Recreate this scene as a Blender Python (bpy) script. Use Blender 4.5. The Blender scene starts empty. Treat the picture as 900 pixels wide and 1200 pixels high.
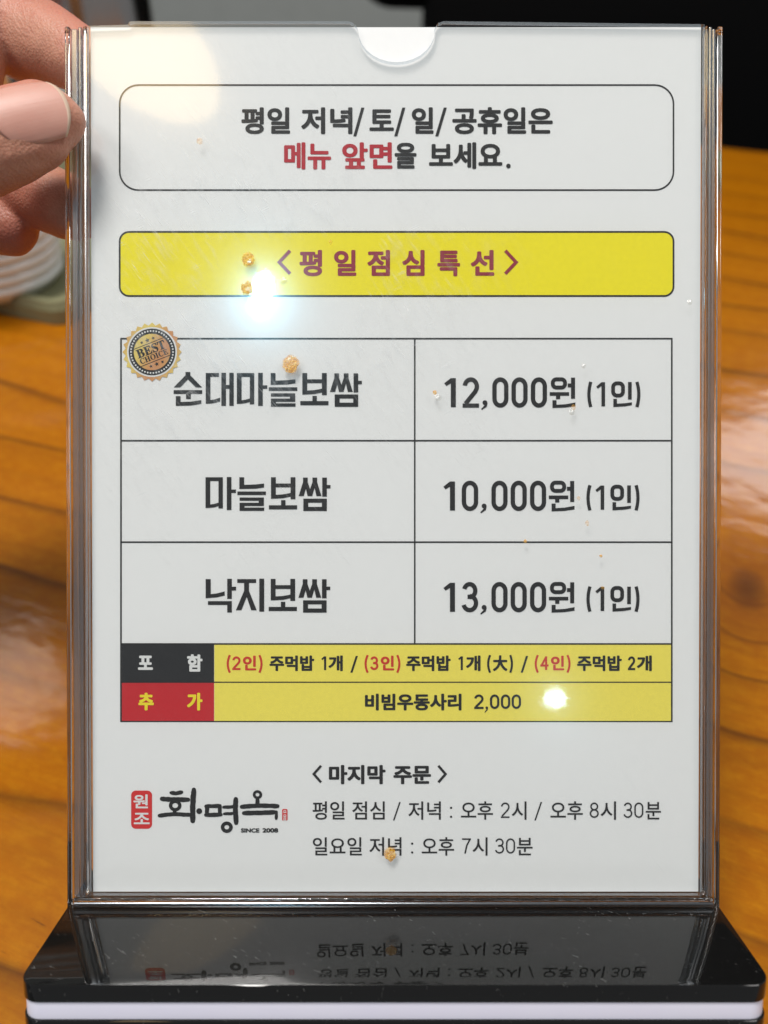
import bpy, bmesh, math, random
import numpy as np
from mathutils import Vector, Matrix, noise as mnoise
from mathutils.bvhtree import BVHTree

SC = bpy.context.scene
COL = SC.collection
random.seed(7)
PI = math.pi
R = math.radians

# ------------------------------------------------------------------ camera, world, lamps, exposure
F = 906.0            # focal length in photograph pixels (photograph 900 x 1200)
PXM = 4831.0         # photograph pixels per metre on the menu sheet
D = F / PXM          # lens to sheet
PITCH = R(43)        # the camera looks down by this much
STAND_TILT = R(0.46)
XC = (450 - 461) / PXM
ZC = (1057 - 600) / PXM
BASE_TILT = R(5.7)
BASE_FRONT, BASE_BACK, BASE_T = 0.0281, 0.0300, 0.0122

ROT = Matrix.Rotation(-PITCH, 4, 'X')
# frame whose origin is the lens, x right, y along the view, z up the picture
def cam_frame(H):
    return Matrix.Translation((0, 0, H)) @ ROT
def stand_matrix(H):
    m = cam_frame(H) @ Matrix.Translation((0, D, 0)) @ Matrix.Rotation(STAND_TILT, 4, 'X')
    return m @ Matrix.Translation((-XC, 0, -ZC))
def base_local():
    return Matrix.Translation((0, 0, -0.0006)) @ Matrix.Rotation(BASE_TILT, 4, 'X')
low = min((stand_matrix(0) @ base_local() @ Vector((0, y, -BASE_T))).z for y in (-BASE_FRONT, BASE_BACK))
CAM_H = -low + 0.0004          # the rear edge of the tipped-back base touches the table (z = 0)
CAMF = cam_frame(CAM_H)
STAND = stand_matrix(CAM_H)

cam = bpy.data.cameras.new('camera')
cam.sensor_fit = 'VERTICAL'
cam.sensor_height = 24
cam.lens = 24 * F / 1200
cam.clip_start = 0.005
cam.clip_end = 60
cam.dof.use_dof = True
cam.dof.focus_distance = D
cam.dof.aperture_fstop = cam.lens / 3.0
camo = bpy.data.objects.new('camera', cam)
COL.objects.link(camo)
camo.matrix_world = CAMF @ Matrix.Rotation(PI / 2, 4, 'X')
SC.camera = camo

W = bpy.data.worlds.new('World')
SC.world = W
W.use_nodes = True
bg = W.node_tree.nodes['Background']
bg.inputs[0].default_value = (0.95, 0.97, 1.0, 1)
bg.inputs[1].default_value = 0.20

def lamp(name, loc, target, size, power, color, sy=None, shape=None):
    l = bpy.data.lights.new(name, 'AREA')
    l.shape = shape or ('RECTANGLE' if sy else 'DISK')
    l.size = size
    if sy: l.size_y = sy
    l.energy = power
    l.color = color
    o = bpy.data.objects.new(name, l)
    COL.objects.link(o)
    o.location = loc
    o.rotation_euler = (Vector(target) - Vector(loc)).to_track_quat('-Z', 'Y').to_euler()
    return o
SIGN_C = CAMF @ Vector((0, D, 0))
def mirror_dir(px, py):        # where the upright acrylic mirrors a picture point towards
    v = Vector((px - 450, -F, 600 - py)).normalized()
    p = CAMF @ Vector(((px - 450) / PXM, D, (600 - py) / PXM))
    return p, (CAMF.to_3x3() @ v)
def lamp_by_mirror(name, px, py, height, *a, **k):
    p, v = mirror_dir(px, py)
    loc = p + v * ((height - p.z) / v.z)
    return lamp(name, loc, p, *a, **k)
lamp_by_mirror('ceiling_spot', 308, 362, 1.75, 0.04, 1.7, (0.36, 0.78, 1.0), sy=0.105, shape='ELLIPSE')
lamp_by_mirror('far_ceiling_spot', 650, 834, 1.75, 0.07, 0.6, (0.45, 0.84, 1.0), sy=0.045, shape='ELLIPSE')
lamp_by_mirror('warm_pendant', 158, 66, 1.3, 0.30, 0.40, (1.0, 0.70, 0.33), sy=0.17, shape='ELLIPSE')
lamp('ceiling_panel', (-0.38, 0.38, 1.95), SIGN_C, 0.6, 31, (1.0, 0.97, 0.93), sy=0.5)
lamp('ceiling_panel_left', (-1.3, -0.35, 1.8), SIGN_C, 0.6, 10, (1.0, 0.97, 0.93), sy=0.6)
lamp('ceiling_panel_right', (1.3, -0.1, 1.8), SIGN_C, 0.8, 9, (1.0, 0.97, 0.94), sy=0.8)
def lamp_by_table(name, px, py, height, *a, **k):      # a far ceiling panel whose gleam lies on the table there
    v = CAMF.to_3x3() @ Vector((px - 450, F, 600 - py))
    p = CAMF.translation + v * (-CAM_H / v.z)
    r = Vector((v.x, v.y, -v.z))
    loc = p + r * (height / r.z)
    return lamp(name, loc, p, *a, **k)
lamp_by_table('far_panel', 885, 525, 1.75, 0.62, 7, (0.95, 0.97, 1.0), sy=0.45)
lamp_by_table('far_panel_left', 8, 800, 1.75, 0.34, 1.5, (1.0, 0.95, 0.90), sy=0.34, shape='ELLIPSE')

SC.view_settings.view_transform = 'Standard'
SC.view_settings.look = 'None'
SC.view_settings.exposure = 0.10
SC.view_settings.gamma = 1
SC.cycles.max_bounces = 24
SC.cycles.transparent_max_bounces = 32
SC.cycles.transmission_bounces = 16
SC.cycles.glossy_bounces = 8
SC.cycles.sample_clamp_indirect = 6
SC.cycles.use_denoising = True

# ------------------------------------------------------------------ helpers
def S(o, label=None, cat=None, group=None, kind=None):
    if label: o['label'] = label
    if cat: o['category'] = cat
    if group: o['group'] = group
    if kind: o['kind'] = kind
    return o
def link(name, me, mat=None, parent=None, mw=None):
    o = bpy.data.objects.new(name, me)
    COL.objects.link(o)
    if mat is not None and me is not None:
        me.materials.clear(); me.materials.append(mat)
    if parent is not None: o.parent = parent
    if mw is not None: o.matrix_world = mw
    return o
def from_bm(name, bm, mat=None, parent=None, mw=None, smooth=False):
    me = bpy.data.meshes.new(name)
    bm.normal_update()
    bm.to_mesh(me); bm.free()
    if smooth:
        for p in me.polygons: p.use_smooth = True
    return link(name, me, mat, parent, mw)
def empty(name, mw):
    o = bpy.data.objects.new(name, None)
    COL.objects.link(o)
    o.matrix_world = mw
    o.empty_display_size = 0.02
    return o
def autosmooth(o, ang=35):
    me = o.data
    bm = bmesh.new(); bm.from_mesh(me)
    for f in bm.faces: f.smooth = True
    for e in bm.edges:
        if len(e.link_faces) == 2 and e.calc_face_angle(0) > R(ang): e.smooth = False
    bm.to_mesh(me); bm.free()
def add_box(bm, x0, x1, y0, y1, z0, z1, bev=0.0, seg=2):
    vs = [bm.verts.new((x, y, z)) for z in (z0, z1) for y in (y0, y1) for x in (x0, x1)]
    fs = [(0, 2, 3, 1), (4, 5, 7, 6), (0, 1, 5, 4), (2, 6, 7, 3), (0, 4, 6, 2), (1, 3, 7, 5)]
    faces = [bm.faces.new([vs[i] for i in f]) for f in fs]
    if bev > 0:
        es = list({e for f in faces for e in f.edges})
        bmesh.ops.bevel(bm, geom=es, offset=bev, segments=seg, profile=0.5, affect='EDGES')
def prism(bm, outline, axis_from, axis_to, place):
    """outline: list of 2D points; place(u, v, w) -> 3D"""
    a = [bm.verts.new(place(u, v, axis_from)) for u, v in outline]
    b = [bm.verts.new(place(u, v, axis_to)) for u, v in outline]
    n = len(outline)
    bm.faces.new(a); bm.faces.new(list(reversed(b)))
    for i in range(n):
        bm.faces.new((a[i], b[i], b[(i + 1) % n], a[(i + 1) % n]))
    bmesh.ops.recalc_face_normals(bm, faces=bm.faces[:])
def rrect(x0, x1, y0, y1, r, n=8):
    pts = []
    for cx, cy, a0 in ((x1 - r, y1 - r, 0), (x0 + r, y1 - r, 90), (x0 + r, y0 + r, 180), (x1 - r, y0 + r, 270)):
        for i in range(n + 1):
            a = R(a0 + 90 * i / n)
            pts.append((cx + r * math.cos(a), cy + r * math.sin(a)))
    return pts
def lathe(bm, prof, n=72):
    rings = []
    for r, z in prof:
        rings.append([bm.verts.new((r * math.cos(2 * PI * i / n), r * math.sin(2 * PI * i / n), z)) for i in range(n)])
    for a, b in zip(rings, rings[1:]):
        for i in range(n):
            bm.faces.new((a[i], a[(i + 1) % n], b[(i + 1) % n], b[i]))
    bm.faces.new(list(reversed(rings[0]))) if prof[0][0] > 1e-5 else None
    bm.faces.new(rings[-1]) if prof[-1][0] > 1e-5 else None
    bmesh.ops.recalc_face_normals(bm, faces=bm.faces[:])

# ------------------------------------------------------------------ materials
class NT:
    def __init__(s, name):
        s.m = bpy.data.materials.new(name); s.m.use_nodes = True
        s.t = s.m.node_tree; s.n = s.t.nodes; s.l = s.t.links
        s.out = s.n['Material Output']; s.p = s.n.get('Principled BSDF')
    def new(s, typ, **kw):
        nd = s.n.new(typ)
        for k, v in kw.items(): setattr(nd, k, v)
        return nd
    def con(s, a, b): s.l.new(a, b)
    def val(s, sock, v):
        if isinstance(v, bpy.types.NodeSocket): s.con(v, sock)
        else: sock.default_value = v
    def math(s, op, a, b=None, c=None, clamp=False):
        nd = s.new('ShaderNodeMath', operation=op, use_clamp=clamp)
        s.val(nd.inputs[0], a)
        if b is not None: s.val(nd.inputs[1], b)
        if c is not None: s.val(nd.inputs[2], c)
        return nd.outputs[0]
    def coord(s, kind='Object'): return s.new('ShaderNodeTexCoord').outputs[kind]
    def mapping(s, vec, scale=(1, 1, 1), rot=(0, 0, 0), loc=(0, 0, 0)):
        if any(rot):
            r0 = s.new('ShaderNodeMapping'); s.con(vec, r0.inputs[0]); r0.inputs['Rotation'].default_value = rot
            vec = r0.outputs[0]; rot = (0, 0, 0)
        nd = s.new('ShaderNodeMapping')
        s.con(vec, nd.inputs[0]); nd.inputs['Scale'].default_value = scale
        nd.inputs['Rotation'].default_value = rot; nd.inputs['Location'].default_value = loc
        return nd.outputs[0]
    def noise(s, vec, scale, detail=3, rough=0.5, dist=0.0):
        nd = s.new('ShaderNodeTexNoise')
        s.con(vec, nd.inputs['Vector']); nd.inputs['Scale'].default_value = scale
        nd.inputs['Detail'].default_value = detail; nd.inputs['Roughness'].default_value = rough
        nd.inputs['Distortion'].default_value = dist
        return nd.outputs['Fac']
    def ramp(s, fac, stops, interp='LINEAR'):
        nd = s.new('ShaderNodeValToRGB')
        nd.color_ramp.interpolation = interp
        el = nd.color_ramp.elements
        while len(el) < len(stops): el.new(0.5)
        for e, (p, c) in zip(el, stops):
            e.position = p
            e.color = (c, c, c, 1) if isinstance(c, (int, float)) else (*c, 1)
        s.con(fac, nd.inputs[0])
        return nd.outputs[0]
    def mix(s, fac, a, b, blend='MIX'):
        nd = s.new('ShaderNodeMix', data_type='RGBA', blend_type=blend)
        s.val(nd.inputs[0], fac)
        for sock, v in ((nd.inputs[6], a), (nd.inputs[7], b)):
            if isinstance(v, bpy.types.NodeSocket): s.con(v, sock)
            else: sock.default_value = (*v, 1)
        return nd.outputs[2]
    def bump(s, h, strength, dist, sock=None):
        nd = s.new('ShaderNodeBump')
        nd.inputs['Strength'].default_value = strength
        nd.inputs['Distance'].default_value = dist
        s.con(h, nd.inputs['Height'])
        if sock is None: sock = s.p.inputs['Normal']
        s.con(nd.outputs[0], sock)
        return nd.outputs[0]
    def set(s, **kw):
        for k, v in kw.items():
            sock = s.p.inputs[k.replace('_', ' ')]
            if isinstance(v, tuple) and len(v) == 3 and sock.type == 'RGBA': v = (*v, 1)
            s.val(sock, v)
        return s

def ink(name, color, rough=0.6):
    t = NT(name)
    n = t.noise(t.coord(), 900, 3)
    c = t.mix(t.ramp(n, [(0.35, 0.0), (0.7, 1.0)]), tuple(x * 0.98 for x in color), tuple(min(1, x * 1.02 + 0.001) for x in color))
    t.set(Base_Color=c, Roughness=rough, Specular_IOR_Level=0.25)
    return t.m
M = {}
M['ink_black'] = ink('black_ink', (0.003, 0.003, 0.0033))
M['ink_red'] = ink('red_ink', (0.47, 0.006, 0.02))
M['ink_maroon'] = ink('maroon_ink', (0.30, 0.016, 0.04))
M['ink_scarlet'] = ink('scarlet_ink', (0.62, 0.03, 0.012))
M['ink_white'] = ink('white_ink', (0.80, 0.80, 0.79))
M['ink_yellow_text'] = ink('yellow_lettering_ink', (0.92, 0.78, 0.02))
M['print_yellow'] = ink('bright_yellow_print', (0.93, 0.81, 0.0))
M['print_pale_yellow'] = ink('pale_yellow_print', (0.92, 0.79, 0.11))
M['print_black'] = ink('black_print', (0.006, 0.0065, 0.008))
M['print_red'] = ink('red_print', (0.58, 0.006, 0.014))
M['stamp_red'] = ink('stamp_red_ink', (0.68, 0.018, 0.018))

t = NT('white_paper')
n = t.noise(t.coord(), 420, 4, 0.6)
n2 = t.noise(t.coord(), 14, 2)
c = t.mix(n, (0.85, 0.853, 0.85), (0.89, 0.891, 0.885))
c = t.mix(t.math('MULTIPLY', n2, 0.25), c, (0.84, 0.825, 0.80))
t.set(Base_Color=c, Roughness=0.7, Specular_IOR_Level=0.2)
t.bump(n2, 0.12, 0.001)
M['paper'] = t.m

t = NT('gold_print')
v = t.coord()
sep = t.new('ShaderNodeSeparateXYZ'); t.con(t.mapping(v, (1, 1, 1), (0, R(-28), 0)), sep.inputs[0])
g = t.math('SINE', t.math('MULTIPLY', sep.outputs[0], 520))
c = t.ramp(t.math('MULTIPLY_ADD', g, 0.5, 0.5), [(0.0, (0.62, 0.27, 0.09)), (0.55, (0.70, 0.42, 0.11)), (1.0, (0.80, 0.62, 0.14))])
t.set(Base_Color=c, Roughness=0.45)
M['gold'] = t.m

# clear acrylic wall: thin, lets light straight through, mirrors by Schlick's law, smeared with grease and scratches
def acrylic_sheet(name, dirty):
    t = NT(name)
    t.n.remove(t.p)
    geo = t.new('ShaderNodeNewGeometry')
    vm = t.new('ShaderNodeVectorMath', operation='DOT_PRODUCT')
    t.con(geo.outputs['Normal'], vm.inputs[0]); t.con(geo.outputs['Incoming'], vm.inputs[1])
    cs = t.math('ABSOLUTE', vm.outputs['Value'])
    fr = t.math('MULTIPLY_ADD', t.math('POWER', t.math('SUBTRACT', 1.0, cs, clamp=True), 5.0), 0.96, 0.04)
    tr = t.new('ShaderNodeBsdfTransparent'); tr.inputs[0].default_value = (0.985, 0.99, 0.99, 1)
    gl = t.new('ShaderNodeBsdfGlossy'); gl.inputs['Roughness'].default_value = 0.04
    v = t.coord()
    mx = t.new('ShaderNodeMixShader'); t.con(fr, mx.inputs[0]); t.con(tr.outputs[0], mx.inputs[1]); t.con(gl.outputs[0], mx.inputs[2])
    if not dirty:
        t.con(mx.outputs[0], t.out.inputs[0]); return t.m
    # waviness of the pressed plastic
    w = t.noise(v, 42, 1, 0.45)
    b1 = t.bump(w, 0.06, 0.0012, gl.inputs['Normal'])
    # wipe marks (long diagonal smears), grease blots, hair scratches
    sm = t.noise(t.mapping(v, (620, 1, 120), (0, R(35), 0)), 1.0, 5, 0.65, 0.35)
    sm = t.ramp(sm, [(0.50, 0.0), (0.74, 1.0)])
    pt = t.ramp(t.noise(v, 26, 4, 0.6, 0.8), [(0.42, 0.0), (0.70, 1.0)])
    dist = t.new('ShaderNodeVectorMath', operation='DISTANCE')
    t.con(v, dist.inputs[0]); dist.inputs[1].default_value = (-0.030, 0, 0.146)
    near = t.ramp(t.math('ADD', dist.outputs['Value'], t.math('MULTIPLY', t.noise(v, 40, 3), 0.03)), [(0.028, 1.0), (0.085, 0.03)])
    pt = t.math('MULTIPLY', pt, near)
    blot = t.ramp(t.noise(t.mapping(v, (1, 1, 1), loc=(3, 1, 2)), 95, 5, 0.7, 1.6), [(0.55, 0.0), (0.75, 1.0)])
    sc = t.noise(t.mapping(v, (3200, 1, 130), (0, R(38), 0)), 1.0, 2, 0.5, 0.3)
    sc = t.ramp(sc, [(0.66, 0.0), (0.72, 1.0)])
    sc2 = t.noise(t.mapping(v, (170, 1, 3600), (0, R(25), 0)), 1.0, 2, 0.5, 0.3)
    sc2 = t.ramp(sc2, [(0.69, 0.0), (0.75, 1.0)])
    streak = t.math('MULTIPLY', sm, pt)
    dirt = t.math('ADD', t.math('MULTIPLY', streak, 0.20), t.math('MULTIPLY', t.math('MULTIPLY', blot, pt), 0.12))
    dirt = t.math('ADD', dirt, t.math('MULTIPLY', t.math('MULTIPLY', t.math('ADD', sc, sc2), pt), 0.70))
    dirt = t.math('ADD', dirt, 0.003)
    g2 = t.new('ShaderNodeBsdfGlossy'); g2.inputs['Roughness'].default_value = 0.30
    t.bump(t.math('ADD', sm, sc), 0.35, 0.0002, g2.inputs['Normal'])
    m2 = t.new('ShaderNodeMixShader'); t.con(dirt, m2.inputs[0]); t.con(mx.outputs[0], m2.inputs[1])
    df = t.new('ShaderNodeBsdfDiffuse'); df.inputs[0].default_value = (0.92, 0.92, 0.92, 1)
    mg = t.new('ShaderNodeMixShader'); mg.inputs[0].default_value = 0.72
    t.con(g2.outputs[0], mg.inputs[1]); t.con(df.outputs[0], mg.inputs[2]); t.con(mg.outputs[0], m2.inputs[2])
    # narrow haze lobe that gives the lamps their halo
    g3 = t.new('ShaderNodeBsdfGlossy'); g3.inputs['Roughness'].default_value = 0.15
    m3 = t.new('ShaderNodeMixShader')
    t.con(t.math('MULTIPLY_ADD', t.math('MAXIMUM', streak, t.math('MULTIPLY', blot, pt)), 0.070, 0.034), m3.inputs[0])
    t.con(m2.outputs[0], m3.inputs[1]); t.con(g3.outputs[0], m3.inputs[2])
    t.con(m3.outputs[0], t.out.inputs[0])
    return t.m
M['sheet_front'] = acrylic_sheet('smeared_clear_acrylic', True)
M['sheet_back'] = acrylic_sheet('clear_acrylic', False)

t = NT('polished_acrylic_edge')
t.n.remove(t.p)
tr = t.new('ShaderNodeBsdfTransparent'); tr.inputs[0].default_value = (0.80, 0.83, 0.85, 1)
gl = t.new('ShaderNodeBsdfGlossy'); gl.inputs['Roughness'].default_value = 0.18; gl.inputs[0].default_value = (0.8, 0.85, 0.9, 1)
mx = t.new('ShaderNodeMixShader'); mx.inputs[0].default_value = 0.35
t.con(tr.outputs[0], mx.inputs[1]); t.con(gl.outputs[0], mx.inputs[2]); t.con(mx.outputs[0], t.out.inputs[0])
M['edge'] = t.m

t = NT('moulded_acrylic_edge')
w = t.noise(t.mapping(t.coord(), (220, 220, 9)), 1.0, 3, 0.55)
t.set(Base_Color=(0.97, 0.98, 0.98), Roughness=0.03, IOR=1.49, Transmission_Weight=1.0)
t.bump(w, 0.10, 0.0010)
M['rail'] = t.m

t = NT('gloss_black_plastic')
v = t.coord()
sp = t.ramp(t.noise(v, 2600, 2, 0.5), [(0.74, 0.0), (0.80, 1.0)])
fib = t.ramp(t.noise(t.mapping(v, (260, 1500, 300), (0, 0, R(35)), ), 1.0, 1, 0.5, 2.0), [(0.735, 0.0), (0.76, 1.0)])
patch = t.ramp(t.noise(v, 60, 3), [(0.45, 0.2), (0.7, 1.0)])
dust = t.math('MULTIPLY', t.math('MAXIMUM', sp, fib), patch)
c = t.mix(t.math('MULTIPLY', dust, 0.5), (0.006, 0.006, 0.006), (0.28, 0.28, 0.27))
t.set(Base_Color=c, Roughness=t.math('MULTIPLY_ADD', dust, 0.4, 0.03), IOR=1.52)
t.bump(t.noise(v, 45, 2), 0.05, 0.001)
M['black_gloss'] = t.m

t = NT('frosted_lilac_plastic')
n = t.noise(t.coord(), 40, 3)
t.set(Base_Color=t.mix(n, (0.74, 0.72, 0.88), (0.80, 0.79, 0.90)), Roughness=0.4, Subsurface_Weight=0.3, Subsurface_Radius=(0.004, 0.004, 0.004))
t.p.inputs['Subsurface Scale'].default_value = 0.6
M['lilac'] = t.m

def T(px, py, z=0.0):      # point of the table plane seen there
    v = CAMF.to_3x3() @ Vector((px - 450, F, 600 - py))
    o = CAMF.translation
    return o + v * ((z - o.z) / v.z)
TA = R(-21)
TBL = Matrix.Rotation(TA, 4, 'Z')

# lacquered pine: growth lines along local x, bent round knots
t = NT('lacquered_pine')
v = t.coord()
sx = t.new('ShaderNodeSeparateXYZ'); t.con(v, sx.inputs[0])
a, b = sx.outputs[0], sx.outputs[1]
lowf = t.noise(t.mapping(v, (2.2, 5.0, 1)), 1.0, 2, 0.5)
mid = t.noise(t.mapping(v, (9, 40, 1)), 1.0, 3, 0.6)
g = t.math('MULTIPLY_ADD', lowf, 0.085, b)
g = t.math('MULTIPLY_ADD', mid, 0.006, g)
def knot(ka, kb, sa, sb, amp):
    da = t.math('DIVIDE', t.math('SUBTRACT', a, ka), sa)
    db = t.math('DIVIDE', t.math('SUBTRACT', b, kb), sb)
    q = t.math('ADD', t.math('MULTIPLY', da, da), t.math('MULTIPLY', db, db))
    e = t.math('POWER', 2.718, t.math('MULTIPLY', q, -1.0))
    return q, e, t.math('MULTIPLY', e, amp)
KP = (TBL.inverted() @ T(876, 690))
KNOTS = [(KP.x, KP.y, 0.026, 0.040, 0.060)]
kd = None
for k in KNOTS:
    q, e, disp = knot(*k)
    g = t.math('ADD', g, disp)
    kd = q
period = t.math('MULTIPLY_ADD', t.noise(t.mapping(v, (0.6, 9, 1)), 1.0, 1), 10.0, 22.0)
ring = t.math('FRACT', t.math('MULTIPLY', g, 27.0))
ring2 = t.math('FRACT', t.math('MULTIPLY', g, 71.0))
dark = t.ramp(ring, [(0.0, 0.5), (0.035, 0.03), (0.5, 0.0), (0.86, 0.16), (0.945, 0.70), (0.975, 1.0), (1.0, 0.6)])
dark2 = t.ramp(ring2, [(0.0, 0.3), (0.1, 0.0), (0.6, 0.05), (0.95, 0.5), (1.0, 0.3)])
vis = t.ramp(t.noise(t.mapping(v, (5, 16, 1)), 1.0, 2), [(0.36, 0.25), (0.62, 1.0)])
fibre = t.noise(t.mapping(v, (26, 850, 1)), 1.0, 4, 0.65)
mott = t.noise(t.mapping(v, (14, 30, 1)), 1.0, 4, 0.6)
c = t.mix(mott, (0.30, 0.084, 0.0003), (0.45, 0.150, 0.0006))
fine = t.noise(t.mapping(v, (150, 260, 1)), 1.0, 4, 0.7)
c = t.mix(t.math('MULTIPLY', t.ramp(fine, [(0.42, 0.0), (0.72, 1.0)]), 0.55), c, (0.50, 0.20, 0.003))
c = t.mix(t.math('MULTIPLY', t.ramp(fibre, [(0.35, 0.0), (0.75, 1.0)]), 0.22), c, (0.20, 0.055, 0.0008))
c = t.mix(t.math('MULTIPLY', dark2, 0.35), c, (0.17, 0.042, 0.0008))
c = t.mix(t.math('MULTIPLY', t.math('MULTIPLY', dark, vis), 0.78), c, (0.055, 0.016, 0.003))
pores = t.ramp(t.noise(t.mapping(v, (90, 520, 1)), 1.0, 3, 0.6), [(0.62, 0.0), (0.74, 1.0)])
pores = t.math('MULTIPLY', pores, t.ramp(t.noise(t.mapping(v, (10, 22, 1)), 1.0, 3), [(0.42, 0.0), (0.62, 0.75)]))
c = t.mix(pores, c, (0.085, 0.024, 0.002))
halo = t.ramp(kd, [(0.0, 0.55), (0.8, 0.0)])
c = t.mix(halo, c, (0.16, 0.040, 0.006))
core = t.ramp(kd, [(0.0, 0.6), (0.03, 0.4), (0.10, 0.0)])
c = t.mix(core, c, (0.03, 0.010, 0.006))
t.set(Base_Color=c, Roughness=0.5, Specular_IOR_Level=0.05, Coat_Weight=0.85, Coat_Roughness=0.11, Coat_IOR=1.36)
t.bump(t.math('ADD', t.math('MULTIPLY', fibre, 0.3), t.math('MULTIPLY', mott, 2.0)), 0.06, 0.002)
lac = t.new('ShaderNodeBump'); lac.inputs['Strength'].default_value = 0.11; lac.inputs['Distance'].default_value = 0.004
t.con(t.math('ADD', t.noise(t.mapping(v, (22, 34, 1)), 1.0, 3, 0.6), t.math('MULTIPLY', fibre, 0.015)), lac.inputs['Height'])
t.con(lac.outputs[0], t.p.inputs['Coat Normal'])
M['wood'] = t.m

t = NT('skin')
v = t.coord()
blot = t.noise(v, 85, 4, 0.6)
big = t.noise(v, 32, 2)
vor = t.new('ShaderNodeTexVoronoi'); vor.inputs['Scale'].default_value = 1500; t.con(v, vor.inputs['Vector'])
lines = t.noise(t.mapping(v, (1500, 300, 300), (0, R(28), 0)), 1.0, 3, 0.6)
c = t.mix(blot, (0.46, 0.190, 0.125), (0.57, 0.290, 0.200))
spots = t.ramp(t.noise(v, 420, 4, 0.7), [(0.52, 0.0), (0.75, 1.0)])
c = t.mix(t.math('MULTIPLY', spots, 0.45), c, (0.40, 0.14, 0.09))
c = t.mix(t.math('MULTIPLY', t.ramp(big, [(0.38, 0.0), (0.62, 1.0)]), 0.6), c, (0.50, 0.150, 0.110))
t.set(Base_Color=c, Roughness=0.46, Subsurface_Weight=0.22, Subsurface_Radius=(0.010, 0.0036, 0.0018), IOR=1.4)
t.p.inputs['Subsurface Scale'].default_value = 0.30
h = t.math('ADD', t.math('MULTIPLY', vor.outputs['Distance'], 0.8), t.math('MULTIPLY', lines, 1.3))
t.bump(t.math('ADD', h, t.math('MULTIPLY', blot, 0.8)), 0.32, 0.00050)
M['skin'] = t.m

t = NT('fingernail')
v = t.coord()
sx = t.new('ShaderNodeSeparateXYZ'); t.con(v, sx.inputs[0])
ridge = t.noise(t.mapping(v, (120, 60, 1500), (0, R(25), 0)), 1.0, 2)
c = t.mix(t.noise(v, 130, 3), (0.52, 0.235, 0.18), (0.62, 0.33, 0.26))
t.set(Base_Color=c, Roughness=0.46, Coat_Weight=0.06, Coat_Roughness=0.35, Subsurface_Weight=0.15, Subsurface_Radius=(0.006, 0.002, 0.0015))
t.p.inputs['Subsurface Scale'].default_value = 0.2
t.bump(ridge, 0.10, 0.0003)
M['nail'] = t.m
t = NT('nail_edge')
t.set(Base_Color=t.mix(t.noise(t.coord(), 300, 2), (0.62, 0.44, 0.32), (0.70, 0.53, 0.40)), Roughness=0.35)
M['nail_edge'] = t.m

def sauce(name, a0, a1):
    t = NT(name)
    v = t.coord()
    n = t.noise(v, 1500, 4, 0.7)
    vo = t.new('ShaderNodeTexVoronoi'); vo.inputs['Scale'].default_value = 2600; t.con(v, vo.inputs['Vector'])
    c = t.ramp(n, [(0.34, (0.40, 0.13, 0.004)), (0.5, (0.76, 0.36, 0.012)), (0.64, (0.92, 0.66, 0.15))])
    c = t.mix(t.ramp(vo.outputs['Distance'], [(0.10, 1.0), (0.28, 0.0)]), c, (0.36, 0.085, 0.004))
    gd = t.new('ShaderNodeVectorMath', operation='DISTANCE')
    t.con(t.mapping(t.coord('Generated'), (1, 0, 1)), gd.inputs[0]); gd.inputs[1].default_value = (0.5, 0, 0.5)
    n3 = t.noise(v, 1300, 3, 0.65)
    edge = t.ramp(t.math('MULTIPLY_ADD', n3, 0.42, gd.outputs['Value']), [(0.58, 1.0), (0.74, 0.0)])
    al = t.math('MULTIPLY', t.ramp(t.noise(v, 2100, 3, 0.6), [(0.32, a0), (0.66, a1)]), edge)
    t.set(Base_Color=c, Roughness=0.34, Coat_Weight=0.7, Coat_Roughness=0.12, Alpha=al)
    t.bump(t.math('ADD', n, vo.outputs['Distance']), 0.5, 0.0003)
    return t.m
M['sauce'] = sauce('dried_orange_sauce', 0.98, 0.55)
M['faint_sauce'] = sauce('faint_dried_sauce', 0.60, 0.15)
t = NT('clear_grease')
t.n.remove(t.p)
tr = t.new('ShaderNodeBsdfTransparent'); gl = t.new('ShaderNodeBsdfGlossy'); gl.inputs['Roughness'].default_value = 0.22
n = t.noise(t.coord(), 1400, 3)
t.bump(n, 0.8, 0.0005, gl.inputs['Normal'])
mx = t.new('ShaderNodeMixShader'); mx.inputs[0].default_value = 0.16
tr.inputs[0].default_value = (0.93, 0.92, 0.89, 1)
t.con(tr.outputs[0], mx.inputs[1]); t.con(gl.outputs[0], mx.inputs[2]); t.con(mx.outputs[0], t.out.inputs[0])
M['grease'] = t.m

def plain(name, c0, c1, scale, rough, bump=0.0, dist=0.001, **kw):
    t = NT(name)
    n = t.noise(t.coord(), scale, 4, 0.6)
    t.set(Base_Color=t.mix(n, c0, c1), Roughness=rough, **kw)
    if bump: t.bump(n, bump, dist)
    return t.m
M['porcelain'] = plain('white_glazed_ceramic', (0.80, 0.85, 0.85), (0.86, 0.90, 0.90), 30, 0.16)
M['tray'] = plain('olive_tray_laminate', (0.20, 0.20, 0.105), (0.245, 0.24, 0.14), 60, 0.38, 0.1)
M['steel'] = plain('brushed_steel', (0.50, 0.48, 0.46), (0.62, 0.60, 0.58), 40, 0.16, Metallic=1.0)
M['black_leather'] = plain('black_leatherette', (0.0012, 0.0012, 0.0014), (0.0022, 0.0022, 0.0025), 200, 0.75, 0.2, Specular_IOR_Level=0.12)
M['grey_wall'] = plain('grey_plaster', (0.42, 0.44, 0.42), (0.50, 0.52, 0.50), 20, 0.8, 0.1)
M['grey_floor'] = plain('grey_floor_tile', (0.10, 0.10, 0.10), (0.13, 0.13, 0.125), 12, 0.5)
M['dark_wood'] = plain('dark_stained_wood', (0.05, 0.022, 0.010), (0.08, 0.035, 0.015), 30, 0.45)

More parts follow.
